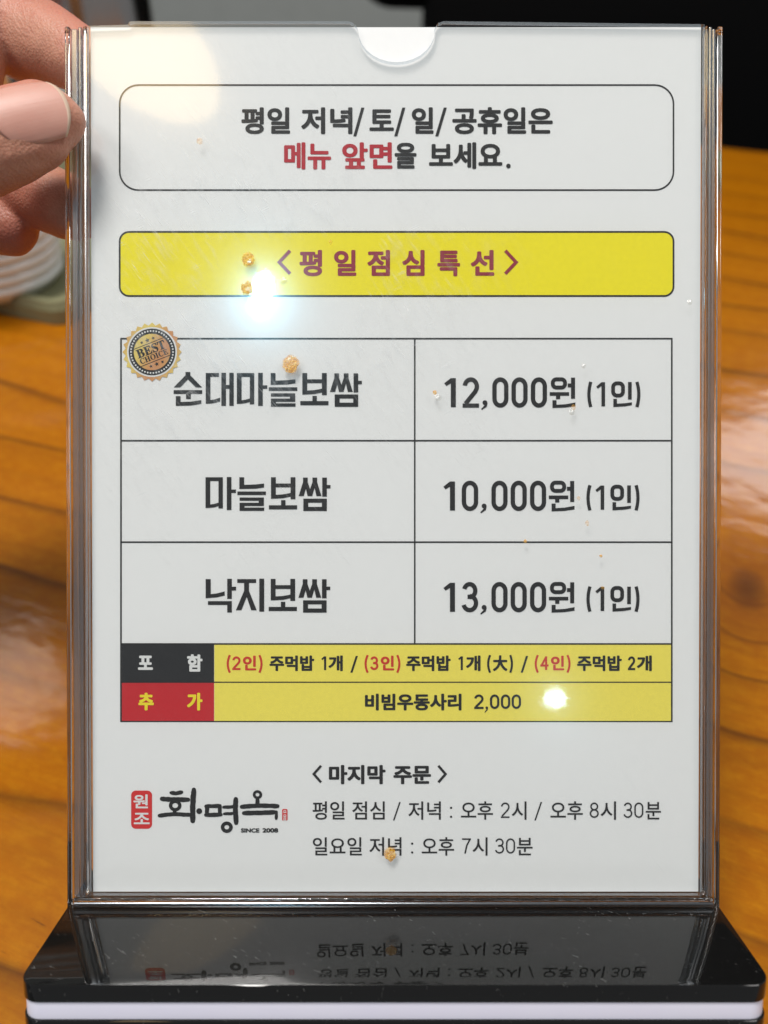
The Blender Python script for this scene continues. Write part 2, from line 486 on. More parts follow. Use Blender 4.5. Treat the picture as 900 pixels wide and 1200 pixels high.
# ------------------------------------------------------------------ sheet coordinates
KS = 0.0045 / 505
def page(px, py):          # photograph position -> flat place on the sheet (x, z), in metres
    s = 1 + KS * (600 - py)
    return ((450 + (px - 450) / s - 461) / PXM, (1057 - (600 + (py - 600) / s)) / PXM)

# ------------------------------------------------------------------ setting
bm = bmesh.new(); add_box(bm, -5, 5, -3, 6, -0.80, -0.74)
S(from_bm('floor', bm, M['grey_floor']), kind='structure')
bm = bmesh.new(); add_box(bm, -5, 5, 2.6, 2.7, -0.736, 2.0)
S(from_bm('wall', bm, M['grey_wall']), kind='structure')

TA = R(-21)
TBL = Matrix.Rotation(TA, 4, 'Z')
edge_pt = T(845, 171)
FAR = (TBL.inverted() @ edge_pt).y
table = empty('dining_table', TBL @ Matrix.Translation((0, FAR - 0.40, -0.735)))
S(table, 'orange brown lacquered pine table with dark growth lines and one knot', 'table')
TOPM = TBL.copy()
bm = bmesh.new(); add_box(bm, -0.75, 0.75, FAR - 0.80, FAR, -0.035, 0, 0.004, 3)
top = from_bm('table_top', bm, M['wood'], table); top.matrix_parent_inverse = table.matrix_world.inverted(); top.matrix_world = TOPM
for sx_ in (-0.66, 0.66):
    for yy in (FAR - 0.73, FAR - 0.07):
        bm = bmesh.new(); add_box(bm, sx_ - 0.03, sx_ + 0.03, yy - 0.03, yy + 0.03, -0.735, -0.036, 0.004)
        l = from_bm('leg', bm, M['dark_wood'], table); l.matrix_world = TOPM

# tray and ridged plate behind the hand
corner = T(79, 385)
tray_m = Matrix.Translation((corner.x, corner.y, 0)) @ Matrix.Rotation(TA, 4, 'Z')
def tray_outline(inset, r): return rrect(-0.40 + inset, -inset, inset, 0.27 - inset, r)
bm = bmesh.new()
prism(bm, tray_outline(0.0, 0.012), 0.0005, 0.009, lambda u, v, w: (u, v, w))
tray = from_bm('serving_tray', bm, M['tray'], None, tray_m)
S(tray, 'olive green serving tray with a low rim under the white ribbed bowl', 'tray')
bm = bmesh.new()
ol, il = tray_outline(0.0006, 0.012), tray_outline(0.009, 0.008)
n_ = len(ol)
vo = [bm.verts.new((x, y, 0.0091)) for x, y in ol]; vi = [bm.verts.new((x, y, 0.0091)) for x, y in il]
vo2 = [bm.verts.new((x, y, 0.0135)) for x, y in tray_outline(0.002, 0.0115)]; vi2 = [bm.verts.new((x, y, 0.0135)) for x, y in tray_outline(0.006, 0.009)]
for i in range(n_):
    j = (i + 1) % n_
    bm.faces.new((vo[i], vo[j], vo2[j], vo2[i])); bm.faces.new((vo2[i], vo2[j], vi2[j], vi2[i])); bm.faces.new((vi2[i], vi2[j], vi[j], vi[i]))
bmesh.ops.recalc_face_normals(bm, faces=bm.faces[:])
from_bm('rim', bm, M['tray'], tray)
ea, eb, ec = T(0, 352, 0.016), T(45, 340, 0.016), T(79, 318, 0.016)     # three places low on its outer wall
ma, mb = (ea + eb) / 2, (eb + ec) / 2
da, db = Vector((-(eb - ea).y, (eb - ea).x, 0)), Vector((-(ec - eb).y, (ec - eb).x, 0))
tt = ((mb - ma).x * db.y - (mb - ma).y * db.x) / (da.x * db.y - da.y * db.x)
pc = ma + da * tt
RB = (pc - ea).length
prof = [(0.0, 0.002), (RB - 0.016, 0.002), (RB - 0.014, 0.0), (RB - 0.010, 0.0), (RB - 0.009, 0.003)]
for i in range(8):
    z0 = 0.004 + i * 0.0066; r0 = RB - 0.008 + i * 0.0010
    prof += [(r0, z0), (r0 + 0.0026, z0 + 0.0010), (r0 + 0.0033, z0 + 0.0032), (r0 + 0.0028, z0 + 0.0056), (r0 + 0.0012, z0 + 0.0063)]
zt = prof[-1][1]; rt = prof[-1][0]
prof += [(rt + 0.001, zt + 0.001), (rt, zt + 0.003), (rt - 0.003, zt + 0.002), (rt - 0.02, zt - 0.03), (RB - 0.02, 0.009), (0.0, 0.007)]
bm = bmesh.new()
lathe(bm, prof, 128)
plate = from_bm('ribbed_bowl', bm, M['porcelain'], None, Matrix.Translation((pc.x, pc.y, 0.0095)), True)
print('BOWL', RB, pc)
S(plate, 'white ceramic bowl with ribbed wall standing on the olive tray', 'bowl')

# steel pitcher beyond the stand, upper left
pp = T(135, 225)
pit = empty('steel_pitcher', Matrix.Translation((pp.x, pp.y, 0.0)))
S(pit, 'blurred stainless steel water pitcher behind the stand at upper left', 'pitcher')
bm = bmesh.new()
lathe(bm, [(0.0, 0.0005), (0.045, 0.0005), (0.050, 0.004), (0.052, 0.02), (0.052, 0.15), (0.046, 0.19), (0.042, 0.205), (0.044, 0.225), (0.042, 0.225), (0.040, 0.205), (0.0, 0.19)], 64)
from_bm('body', bm, M['steel'], pit, None, True)
bm = bmesh.new()
pts = [(-0.050, 0.185), (-0.085, 0.18), (-0.095, 0.14), (-0.090, 0.08), (-0.051, 0.05)]
rings = []
for i, (x, z) in enumerate(pts):
    rings.append([bm.verts.new((x + 0.005 * math.cos(k * PI / 4) * (1 if i in (1, 2, 3) else 0.3), 0.009 * math.sin(k * PI / 4), z + 0.005 * math.cos(k * PI / 4) * (0.3 if i in (1, 2, 3) else 1))) for k in range(8)])
for r0, r1 in zip(rings, rings[1:]):
    for k in range(8): bm.faces.new((r0[k], r0[(k + 1) % 8], r1[(k + 1) % 8], r1[k]))
bm.faces.new(rings[0]); bm.faces.new(rings[-1])
bmesh.ops.recalc_face_normals(bm, faces=bm.faces[:])
from_bm('handle', bm, M['steel'], pit, None, True)

# black armchair across the table
ch = empty('armchair', Matrix.Translation((0.36, 1.06, -0.735)) @ Matrix.Rotation(R(-8), 4, 'Z'))
S(ch, 'black leatherette armchair standing beyond the far right edge of the table', 'armchair')
bm = bmesh.new(); add_box(bm, -0.318, 0.36, -0.02, 0.10, 0.42, 1.22, 0.035, 5); from_bm('backrest', bm, M['black_leather'], ch, None, True)
bm = bmesh.new(); add_box(bm, -0.400, -0.24, -0.015, 0.13, 0.763, 1.21, 0.040, 6); from_bm('wing', bm, M['black_leather'], ch, None, True)
bm = bmesh.new(); add_box(bm, -0.30, 0.32, 0.105, 0.60, 0.34, 0.47, 0.04, 4); from_bm('seat', bm, M['black_leather'], ch, None, True)
for sx_ in (-0.365, 0.385):
    bm = bmesh.new(); add_box(bm, sx_ - 0.06, sx_ + 0.05, 0.11, 0.58, 0.80, 0.90, 0.035, 4); from_bm('armrest', bm, M['black_leather'], ch, None, True)
for sx_ in (-0.27, 0.29):
    for yy in (0.02, 0.52):
        bm = bmesh.new(); add_box(bm, sx_ - 0.02, sx_ + 0.02, yy, yy + 0.04, 0.004, 0.42, 0.004); from_bm('leg', bm, M['dark_wood'], ch)

# ------------------------------------------------------------------ menu stand
stand = empty('menu_stand', STAND)
S(stand, 'clear acrylic menu stand with a glossy black foot, held tipped back over the table', 'menu stand')
def px2x(p, y=600): return page(p, y)[0]
def px2z(p): return page(461, p)[1]
XL, XR = px2x(81.5), px2x(840)             # outer faces
PL, PR = px2x(106.5), px2x(821)            # sheet edges
ZT, ZB = px2z(31), px2z(1045.5)
Z_BOT = px2z(1057)
YF0, YF1 = -0.0017, -0.0004                # front wall
YB0, YB1 = 0.0005, 0.0018
def plane_place(u, v, w): return (u, w, v)
# front wall outline with the thumb notch and the broken top-left corner
nx, nr = px2x(464.5), 0.0098
out = [(PL + 0.0001, ZB), (PR - 0.0001, ZB), (PR - 0.0001, px2z(33.5)), (px2x(519), px2z(30))]
lip = [(px2x(519), px2z(30)), (px2x(512.5), px2z(32)), (px2x(508.5), px2z(38))]
arc = []
for i in range(17):
    a = R(12 - i * (204 / 16))
    arc.append((nx + 0.0092 * math.cos(a), px2z(40) + 0.0077 * min(math.sin(a), 0.2) if math.sin(a) > 0 else px2z(40) + 0.0077 * math.sin(a)))
lip2 = [(px2x(419), px2z(37)), (px2x(415), px2z(32)), (px2x(409), px2z(30))]
out = out[:3] + lip + arc[1:-1] + lip2 + [(px2x(158), px2z(30)), (px2x(155), px2z(31.5)), (px2x(154), px2z(34)), (PL + 0.0001, px2z(35.5))]
bm = bmesh.new()
prism(bm, out, YF0, YF1, plane_place)
fs = from_bm('front_wall', bm, M['sheet_front'], stand)
bm = bmesh.new()
prism(bm, [(PL + 0.0001, ZB), (PR - 0.0001, ZB), (PR - 0.0001, px2z(32)), (PL + 0.0001, px2z(34))], YB0, YB1, plane_place)
from_bm('back_wall', bm, M['sheet_back'], stand)
fs.data.materials.append(M['edge'])
for p in fs.data.polygons:
    if abs(p.normal.y) < 0.5: p.material_index = 1
for side in (0, 1):
    if side == 0:
        spans = [(81.0, 87.5, -0.0022, 0.0028), (88.2, 96.0, -0.0017, 0.0019), (96.7, 101.2, -0.0020, 0.0024), (101.8, 106.0, -0.0016, 0.0004)]
    else:
        spans = [(834.5, 841.0, -0.0022, 0.0028), (829.6, 833.8, -0.0017, 0.0019), (825.2, 829.0, -0.0020, 0.0024), (821.6, 824.6, -0.0016, 0.0004)]
    bm = bmesh.new()
    a0, a1, b0, b1 = spans[0]
    add_box(bm, px2x(a0), px2x(a1), b0, b1, Z_BOT - 0.0020, px2z(36.5), 0.0005, 3)
    rail = from_bm('side_rail', bm, M['rail'], stand)
    for k, (a0, a1, b0, b1) in enumerate(spans[1:]):
        bm = bmesh.new()
        add_box(bm, px2x(a0), px2x(a1), b0, b1, Z_BOT + 0.0021 + 0.0002 * k, px2z((38.5, 37.0, 34.5)[k]), 0.0003, 2)
        from_bm('rib', bm, M['rail'] if k == 2 else M['edge'], rail)
bm = bmesh.new()
add_box(bm, px2x(88), px2x(834), -0.0021, 0.0026, px2z(1052.2), px2z(1047.8), 0.0003, 3)
brl = from_bm('bottom_rail', bm, M['rail'], stand)
bm = bmesh.new()
add_box(bm, px2x(87.9), px2x(834.1), -0.0023, 0.0024, Z_BOT - 0.0003, px2z(1052.4), 0.0004, 3)
from_bm('bonded_strip', bm, M['edge'], brl)
# foot: gloss black plate, lilac light strip, black plate
foot = base_local()
HW = 0.0788
def foot_slab(name, z0, z1, mat, inset, r, bev):
    bm = bmesh.new()
    prism(bm, rrect(-HW + inset, HW - inset, -BASE_FRONT + inset, BASE_BACK - inset, r, 10), z0, z1, lambda u, v, w: (u, v, w))
    if bev:
        es = [e for e in bm.edges if abs(e.verts[0].co.z - e.verts[1].co.z) < 1e-7]
        bmesh.ops.bevel(bm, geom=es, offset=bev, segments=3, profile=0.6, affect='EDGES')
    o = from_bm(name, bm, mat, stand, None)
    o.matrix_local = foot
    autosmooth(o)
    return o
foot_slab('foot_plate', -0.0040, 0.0, M['black_gloss'], 0, 0.0045, 0.0004)
foot_slab('light_strip', -0.0080, -0.00402, M['lilac'], 0.0004, 0.0042, 0.0002)
foot_slab('foot_underside', -BASE_T, -0.00802, M['black_gloss'], 0, 0.0045, 0.0004)

# ------------------------------------------------------------------ printing
class Print:
    """flat printed shapes collected into one mesh; coordinates are page positions"""
    def __init__(s, depth): s.bm = bmesh.new(); s.y = -depth; s.k = 0
    def poly(s, pts):
        s.k += 1
        y = s.y - 4e-7 * s.k
        vs = []
        for p in pts:
            x, z = page(*p); vs.append(s.bm.verts.new((x, y, z)))
        f = s.bm.faces.new(vs)
        return f
    def rect(s, x0, y0, x1, y1): s.poly([(x0, y0), (x1, y0), (x1, y1), (x0, y1)])
    def ribbon(s, pts, w, closed=False, cap=None):
        s.k += 1
        y = s.y - 4e-7 * s.k
        n = len(pts); L = []; Rr = []
        wl = w if isinstance(w, (list, tuple)) else [w] * n
        for i in range(n):
            p = Vector(pts[i])
            d0 = (p - Vector(pts[i - 1])) if (i > 0 or closed) else None
            d1 = (Vector(pts[(i + 1) % n]) - p) if (i < n - 1 or closed) else None
            d0 = d0.normalized() if d0 is not None and d0.length > 1e-9 else None
            d1 = d1.normalized() if d1 is not None and d1.length > 1e-9 else None
            if d0 is None: d0 = d1
            if d1 is None: d1 = d0
            n0 = Vector((-d0.y, d0.x)); n1 = Vector((-d1.y, d1.x))
            m = n0 + n1
            if m.length < 1e-6: m = n0
            m.normalize()
            c = max(0.4, m.dot(n0))
            h = wl[i] / 2 / c
            L.append(p + m * h); Rr.append(p - m * h)
        mk = lambda q: s.bm.verts.new((page(q.x, q.y)[0], y, page(q.x, q.y)[1]))
        lv = [mk(q) for q in L]; rv = [mk(q) for q in Rr]
        for i in range(n if closed else n - 1):
            j = (i + 1) % n
            s.bm.faces.new((lv[i], lv[j], rv[j], rv[i]))
        if cap == 'round':
            s.disc(*pts[0], wl[0] / 2); s.disc(*pts[-1], wl[-1] / 2)
    def disc(s, cx, cy, r, n=20, ry=None):
        s.poly([(cx + r * math.cos(2 * PI * i / n), cy + (ry or r) * math.sin(2 * PI * i / n)) for i in range(n)])
    def ring(s, cx, cy, rx, ry, w, n=32):
        s.ribbon([(cx + rx * math.cos(2 * PI * i / n), cy + ry * math.sin(2 * PI * i / n)) for i in range(n)], w, True)
    def rring(s, x0, y0, x1, y1, r, w, n=8):
        s.ribbon(rrect(x0, x1, y0, y1, r, n), w, True)
    def star(s, cx, cy, r, rot=0):
        s.poly([(cx + (r if i % 2 == 0 else r * 0.42) * math.sin(rot + PI * i / 5), cy - (r if i % 2 == 0 else r * 0.42) * math.cos(rot + PI * i / 5)) for i in range(10)])
    def mesh(s, verts, faces):
        s.k += 1
        y = s.y - 4e-7 * s.k
        vs = [s.bm.verts.new((page(*p)[0], y, page(*p)[1])) for p in verts]
        for f in faces:
            try: s.bm.faces.new([vs[i] for i in f])
            except ValueError: pass
    def done(s, name, mat, parent, label=None):
        for f in s.bm.faces:
            f.normal_update()
            if f.normal.y > 0: f.normal_flip()
        o = from_bm(name, s.bm, mat, parent)
        if label: o['label'] = label
        return o

_glyphs = {}
def font_mesh(text):
    if text in _glyphs: return _glyphs[text]
    c = bpy.data.curves.new('lettering_curve', 'FONT')
    c.body = text; c.size = 1.0; c.resolution_u = 4
    o = bpy.data.objects.new('lettering_curve', c)
    COL.objects.link(o)
    dg = bpy.context.evaluated_depsgraph_get()
    me = bpy.data.meshes.new_from_object(o.evaluated_get(dg))
    vs = [(v.co.x, v.co.y) for v in me.vertices]
    fsx = [tuple(p.vertices) for p in me.polygons]
    bpy.data.objects.remove(o); bpy.data.curves.remove(c); bpy.data.meshes.remove(me)
    _glyphs[text] = (vs, fsx)
    return vs, fsx

def digit(pr, ch, x0, x1, y0, y1, w):
    """monoline numerals drawn in a box"""
    X = lambda u: x0 + w / 2 + (x1 - x0 - w) * u
    Y = lambda v: y0 + w / 2 + (y1 - y0 - w) * v
    def arc(cu, cv, ru, rv, a0, a1, n=14):
        return [(X(cu + ru * math.cos(R(a0 + (a1 - a0) * i / n))), Y(cv + rv * math.sin(R(a0 + (a1 - a0) * i / n)))) for i in range(n + 1)]
    if ch == '0':
        rad = (x1 - x0 - w) / 2 / (y1 - y0 - w)
        k = min(0.5, rad * 1.15)
        pts = arc(0.5, k, 0.5, k, 180, 360) + arc(0.5, 1 - k, 0.5, k, 0, 180)
        if k >= 0.5: pts = arc(0.5, 0.5, 0.5, 0.5, 0, 345, 30)
        pr.ribbon(pts, w, True)
    elif ch == '1':
        sx0 = x1 - w
        pr.rect(sx0, y0, x1, y1)
        pr.poly([(sx0, y0), (sx0 + 0.25 * w, y0), (sx0, y0 + w * 1.05), (x0 + 0.1 * w, y0 + (y1 - y0) * 0.27), (x0 - 0.35 * w, y0 + (y1 - y0) * 0.18)])
    elif ch == '2':
        pts = arc(0.5, 0.27, 0.5, 0.27, 188, 380, 18) + [(X(0.86), Y(0.47)), (X(0.06), Y(0.93))]
        pr.ribbon(pts, w)
        pr.rect(x0, y1 - w * 0.95, x1, y1)
    elif ch == '3':
        pr.ribbon(arc(0.48, 0.25, 0.46, 0.25, 195, 450, 20), w)
        pr.ribbon(arc(0.48, 0.73, 0.52, 0.27, 270, 525, 20), w)
        pr.rect(X(0.30), Y(0.487) - w / 2, X(0.5), Y(0.487) + w / 2)
    elif ch == '4':
        pr.rect(X(0.78) - w / 2, y0, X(0.78) + w / 2, y1)
        pr.ribbon([(X(0.72), Y(0.02)), (X(0.05), Y(0.68))], w * 0.95)
        pr.rect(x0, Y(0.70) - w / 2, x1, Y(0.70) + w / 2)
    elif ch == '7':
        pr.rect(x0, y0, x1, y0 + w)
        pr.ribbon([(X(0.96), y0 + w * 0.7), (X(0.55), Y(0.45)), (X(0.30), y1)], w)
    elif ch == '8':
        pr.ribbon(arc(0.5, 0.235, 0.43, 0.235, 0, 345, 26), w, True)
        pr.ribbon(arc(0.5, 0.735, 0.5, 0.265, 0, 345, 26), w, True)
    elif ch == ',':
        pr.disc((x0 + x1) / 2 + 0.1 * w, y0 + w * 0.55, w * 0.58)
        pr.ribbon([((x0 + x1) / 2 + 0.45 * w, y0 + 0.6 * w), ((x0 + x1) / 2 + 0.25 * w, y0 + 1.35 * w), (x0, y1)], [w * 0.55, w * 0.6, w * 0.3])
    elif ch == '(':
        pr.ribbon([(X(1) - (X(1) - X(0)) * (1 - ((i - 6) / 6) ** 2), y0 + (y1 - y0) * i / 12) for i in range(13)], w)
    elif ch == ')':
        pr.ribbon([(X(0) + (X(1) - X(0)) * (1 - ((i - 6) / 6) ** 2), y0 + (y1 - y0) * i / 12) for i in range(13)], w)
    elif ch == '/':
        pr.poly([(x1 - w * 1.1, y0), (x1, y0), (x0 + w * 1.1, y1), (x0, y1)])
    elif ch == ':':
        pr.disc((x0 + x1) / 2, y0 + w * 0.7, w * 0.75); pr.disc((x0 + x1) / 2, y1 - w * 0.7, w * 0.75)
    elif ch == '.':
        pr.disc((x0 + x1) / 2, y1 - (x1 - x0) / 2, (x1 - x0) / 2)
    elif ch == '<':
        pr.ribbon([(x1, y0), (x0 + w * 0.6, (y0 + y1) / 2), (x1, y1)], w)
    elif ch == '>':
        pr.ribbon([(x0, y0), (x1 - w * 0.6, (y0 + y1) / 2), (x0, y1)], w)
OWN = set('0123478,()/:.<>')

def text_at(pr, text, x0, x1, sy, base, bold, y01=None):
    """Hangul / roman run fitted between x0 and x1; sy = photo pixels per em, base = baseline"""
    vs, fsx = font_mesh(text)
    ux0 = min(v[0] for v in vs); ux1 = max(v[0] for v in vs)
    b = bold / 2
    sx = (x1 - x0 - bold) / (ux1 - ux0)
    if y01:
        vy0 = min(v[1] for v in vs); vy1 = max(v[1] for v in vs)
        sy = (y01[1] - y01[0] - bold) / (vy1 - vy0); base = y01[1] - b + vy0 * sy
    pts = [(x0 + b + (x - ux0) * sx, base - y * sy) for x, y in vs]
    offs = [(0, 0)] if bold <= 0 else [(b * math.cos(k * PI / 4 + PI / 8) * 1.08, b * math.sin(k * PI / 4 + PI / 8) * 0.92) for k in range(8)] + [(0, 0)]
    for dx, dy in offs:
        pr.mesh([(x + dx, y + dy) for x, y in pts], fsx)
def text_line(pr, segs, ref, y0, y1, bold, dig_w=None, dy=None):
    """segs: (text, x0, x1). ref = the run whose ink spans y0..y1; numerals stand in dy"""
    vs, _ = font_mesh(ref)
    vy0 = min(v[1] for v in vs); vy1 = max(v[1] for v in vs)
    sy = (y1 - y0 - bold) / (vy1 - vy0)
    base = y1 - bold / 2 + vy0 * sy
    dy = dy or (y0 + 1, y1 - 1.5)
    for s_ in segs:
        tx, x0, x1 = s_
        if tx in OWN:
            w = dig_w
            a, b = dy
            if tx in '()': a, b = dy[0] - 1.5, dy[1] + 3
            if tx == '/': a, b = dy[0] - 0.5, dy[1] + 3; w = dig_w * 0.9
            if tx == ':': a = dy[0] + (dy[1] - dy[0]) * 0.28
            if tx == ',': a = dy[1] - dig_w * 1.1; b = dy[1] + dig_w * 1.6
            digit(pr, tx, x0, x1, a, b, w)
        else:
            text_at(pr, tx, x0, x1, sy, base, bold)

# the sheet itself
bm = bmesh.new()
add_box(bm, PL + 0.0003, PR - 0.0003, -0.0001, 0.0002, ZB + 0.0002, px2z(32.2))
sheet = from_bm('menu_sheet', bm, M['paper'], None, STAND)
S(sheet, 'white printed menu sheet with yellow banner and price table inside the acrylic stand', 'menu sheet')
D1, D2, D3, D4 = 0.00013, 0.00016, 0.00019, 0.00022

# notice at the top
pr = Print(D2); pr.rring(140.5, 100, 789, 223, 22, 1.9)
notice = pr.done('notice_frame', M['ink_black'], sheet)
pr = Print(D3)
text_line(pr, [('평일', 283, 340), ('저녁', 353, 413), ('/', 414, 427), ('토', 433, 461.5), ('/', 462, 475), ('일', 482.5, 508), ('/', 510, 523.5), ('공휴일은', 530, 647.5)], '평일', 126, 157.5, 2.1, 3.6, (127, 157))
text_line(pr, [('을', 462.5, 488), ('보세요', 502.7, 588.5), ('.', 593, 598.3)], '을', 167.5, 198, 2.1, 3.6, (167, 197.5))
pr.done('lettering', M['ink_black'], notice)
pr = Print(D3)
text_line(pr, [('메뉴', 333, 388), ('앞면', 401, 459.8)], '앞면', 167, 198.5, 2.1)
pr.done('lettering', M['ink_red'], notice, 'red bold lettering')

# yellow banner
pr = Print(D1); pr.poly(rrect(140.5, 789, 272, 347, 11))
banner = pr.done('banner', M['print_yellow'], sheet)
pr = Print(D2); pr.rring(140.5, 272, 789, 347, 11, 2.1); pr.done('border', M['ink_black'], banner)
pr = Print(D3)
text_line(pr, [('<', 325, 340), ('평', 351, 377.5), ('일', 391.5, 417.5), ('점', 430.5, 457), ('심', 471.3, 497.5), ('특', 512.5, 539), ('선', 551.5, 579), ('>', 592, 607)], '평', 293, 324, 2.2, 3.9, (294, 321))
pr.done('lettering', M['ink_maroon'], banner)

# price table
pr = Print(D2)
LX0, LX1, LXM = 142, 787, 486
for y in (397, 516.5, 635.3, 754.5): pr.rect(LX0 - 0.7, y - 0.95, LX1 + 0.9, y + 0.95)
pr.rect(LX0 - 0.7, 798.6, LX1 + 0.7, 800.0); pr.rect(LX0 - 0.7, 844.6, LX1 + 0.7, 846)
pr.rect(LX0 - 0.95, 397, LX0 + 0.95, 846); pr.rect(LX1 - 0.95, 397, LX1 + 0.95, 846); pr.rect(LXM - 0.9, 397, LXM + 0.9, 754.5)
grid = pr.done('price_table', M['ink_black'], sheet)
pr = Print(D1); pr.rect(251.3, 755, 786.5, 798.8); pr.rect(251.3, 800, 786.5, 845)
pr.done('yellow_cell', M['print_pale_yellow'], grid)
pr = Print(D1); pr.rect(143, 755, 251, 799); pr.done('black_cell', M['print_black'], grid)
pr = Print(D1); pr.rect(143, 800, 251, 845); pr.done('red_cell', M['print_red'], grid)

# heavy geometric Hangul, drawn stroke by stroke
def shift(k, ox, oy, dx=0.0, dy=0.0): return lambda x, y: (ox + x / k + dx, oy + y / k + dy)
def G(pr, f, rects=(), polys=()):
    for x0, y0, x1, y1 in rects: pr.poly([f(x0, y0), f(x1, y0), f(x1, y1), f(x0, y1)])
    for p in polys: pr.poly([f(*q) for q in p])
def g_sun(pr, f):
    G(pr, f, [(28, 242, 278, 275), (137, 274, 178, 320)],
      [[(132, 83), (174, 83), (174, 112), (153, 148), (85, 218), (28, 218), (132, 112)], [(174, 112), (278, 218), (222, 218), (153, 148)],
       [(47, 295), (88, 295), (88, 346), (47, 380)], [(88, 346), (180, 343), (270, 330), (270, 362), (180, 377), (47, 380)]])
def g_dae(pr, f):
    G(pr, f, [(310, 92, 425, 125), (310, 125, 350, 330), (447, 90, 487, 380), (517, 90, 555, 380), (487, 197, 517, 230)],
      [[(310, 330), (350, 329), (390, 323), (436, 308), (436, 340), (395, 353), (350, 360), (310, 361)]])
def g_ma(pr, f):
    G(pr, f, [(583, 92, 735, 125), (583, 125, 624, 331), (697, 125, 735, 366), (770, 90, 810, 380), (810, 200, 850, 230)],
      [[(583, 331), (624, 331), (660, 326), (697, 315), (697, 345), (660, 356), (620, 361), (583, 362)]])
def g_neul(pr, f):
    G(pr, f, [(55, 92, 97, 160), (38, 217, 288, 248), (57, 270, 270, 298), (225, 298, 270, 316), (57, 316, 270, 344), (57, 344, 100, 358), (57, 358, 273, 387)],
      [[(55, 160), (97, 159), (200, 155), (272, 147), (272, 182), (200, 192), (55, 195)]])
def g_bo(pr, f):
    G(pr, f, [(333, 92, 375, 247), (505, 92, 547, 285), (375, 147, 505, 180), (422, 293, 460, 338), (315, 338, 562, 374)],
      [[(333, 247), (375, 246), (440, 242), (505, 230), (505, 262), (440, 276), (333, 281)]])
def g_ssam(pr, f):
    G(pr, f, [(614, 95, 655, 135), (697, 95, 738, 135), (783, 95, 823, 262), (823, 160, 855, 190), (617, 280, 823, 315), (617, 352, 823, 388), (617, 315, 660, 352), (780, 315, 823, 352)],
      [[(614, 135), (655, 135), (620, 257), (576, 257)], [(625, 135), (655, 135), (697, 257), (655, 257)],
       [(697, 135), (730, 135), (694, 257), (655, 257)], [(705, 135), (738, 135), (776, 257), (732, 257)]])
def g_nak(pr, f):
    G(pr, f, [(35, 48, 68, 148), (177, 46, 207, 178), (207, 98, 235, 123), (50, 193, 207, 218), (177, 218, 207, 268)],
      [[(35, 148), (68, 147), (110, 142), (160, 129), (160, 156), (110, 168), (35, 174)]])
def g_ji(pr, f):
    G(pr, f, [(243, 48, 367, 73), (388, 45, 420, 262)],
      [[(288, 73), (320, 73), (320, 125), (305, 165), (288, 125)], [(288, 125), (305, 165), (270, 253), (234, 253)], [(320, 125), (371, 253), (335, 253), (305, 165)]])
a1, a2 = shift(7.5, 200, 425), shift(7.5, 310, 425)
pr = Print(D3)
g_sun(pr, a1); g_dae(pr, a1); g_ma(pr, a1); g_neul(pr, a2); g_bo(pr, a2); g_ssam(pr, a2)
pr.done('item_name', M['ink_black'], grid)
b1, b2 = shift(7.5, 200, 425, -36.7, 122.0), shift(7.5, 310, 425, -36.7, 122.0)
pr = Print(D3); g_ma(pr, b1); g_neul(pr, b2); g_bo(pr, b2); g_ssam(pr, b2)
pr.done('item_name', M['ink_black'], grid)
c1, c2 = shift(5.625, 235, 670), shift(7.5, 310, 425, -37.0, 241.0)
pr = Print(D3); g_nak(pr, c1); g_ji(pr, c1); g_bo(pr, c2); g_ssam(pr, c2)
pr.done('item_name', M['ink_black'], grid)

def price(second, dx, dy):
    pr = Print(D3)
    f = shift(5.294, 515, 430, dx, dy)
    def dg(c, x0, x1, y0=65, y1=253, w=27):
        p0, p1 = f(x0, y0), f(x1, y1); digit(pr, c, p0[0], p1[0], p0[1], p1[1], w / 5.294)
    dg('1', 40, 101, 70, 250, 31)
    dg(second, 143, 245)
    dg(',', 260, 298, 208, 264, 26)
    for x in (327, 446, 566): dg('0', x, x + 100)
    p = f(740, 102); pr.ribbon(rrect(*[q for q in (f(702, 0)[0], f(778, 0)[0], f(0, 77)[1], f(0, 128)[1])], 4.2, 6), 24 / 5.294, True)
    G(pr, f, [(815, 67, 840, 197), (795, 103, 815, 127), (683, 157, 803, 179), (722, 179, 748, 200), (700, 207, 725, 236)],
      [[(700, 236), (725, 235), (780, 232), (842, 221), (842, 243), (780, 252), (700, 255)]])
    h = shift(10, 670, 430, dx, dy)
    def dh(c, x0, x1, y0, y1, w):
        p0, p1 = h(x0, y0), h(x1, y1); digit(pr, c, p0[0], p1[0], p0[1], p1[1], w / 10)
    dh('(', 180, 240, 176, 470, 38); dh('1', 300, 388, 180, 462, 42); dh(')', 742, 802, 176, 470, 38)
    pr.ribbon(rrect(h(482, 0)[0], h(598, 0)[0], h(0, 192)[1], h(0, 336)[1], 4.6, 6), 4.4, True)
    G(pr, h, [(657, 178, 700, 382), (485, 375, 527, 432)], [[(485, 432), (527, 431), (620, 426), (702, 415), (702, 448), (620, 462), (485, 470)]])
    pr.done('price', M['ink_black'], grid)
price('2', 0, 0); price('0', -1.0, 121.0); price('3', -1.0, 239.6)

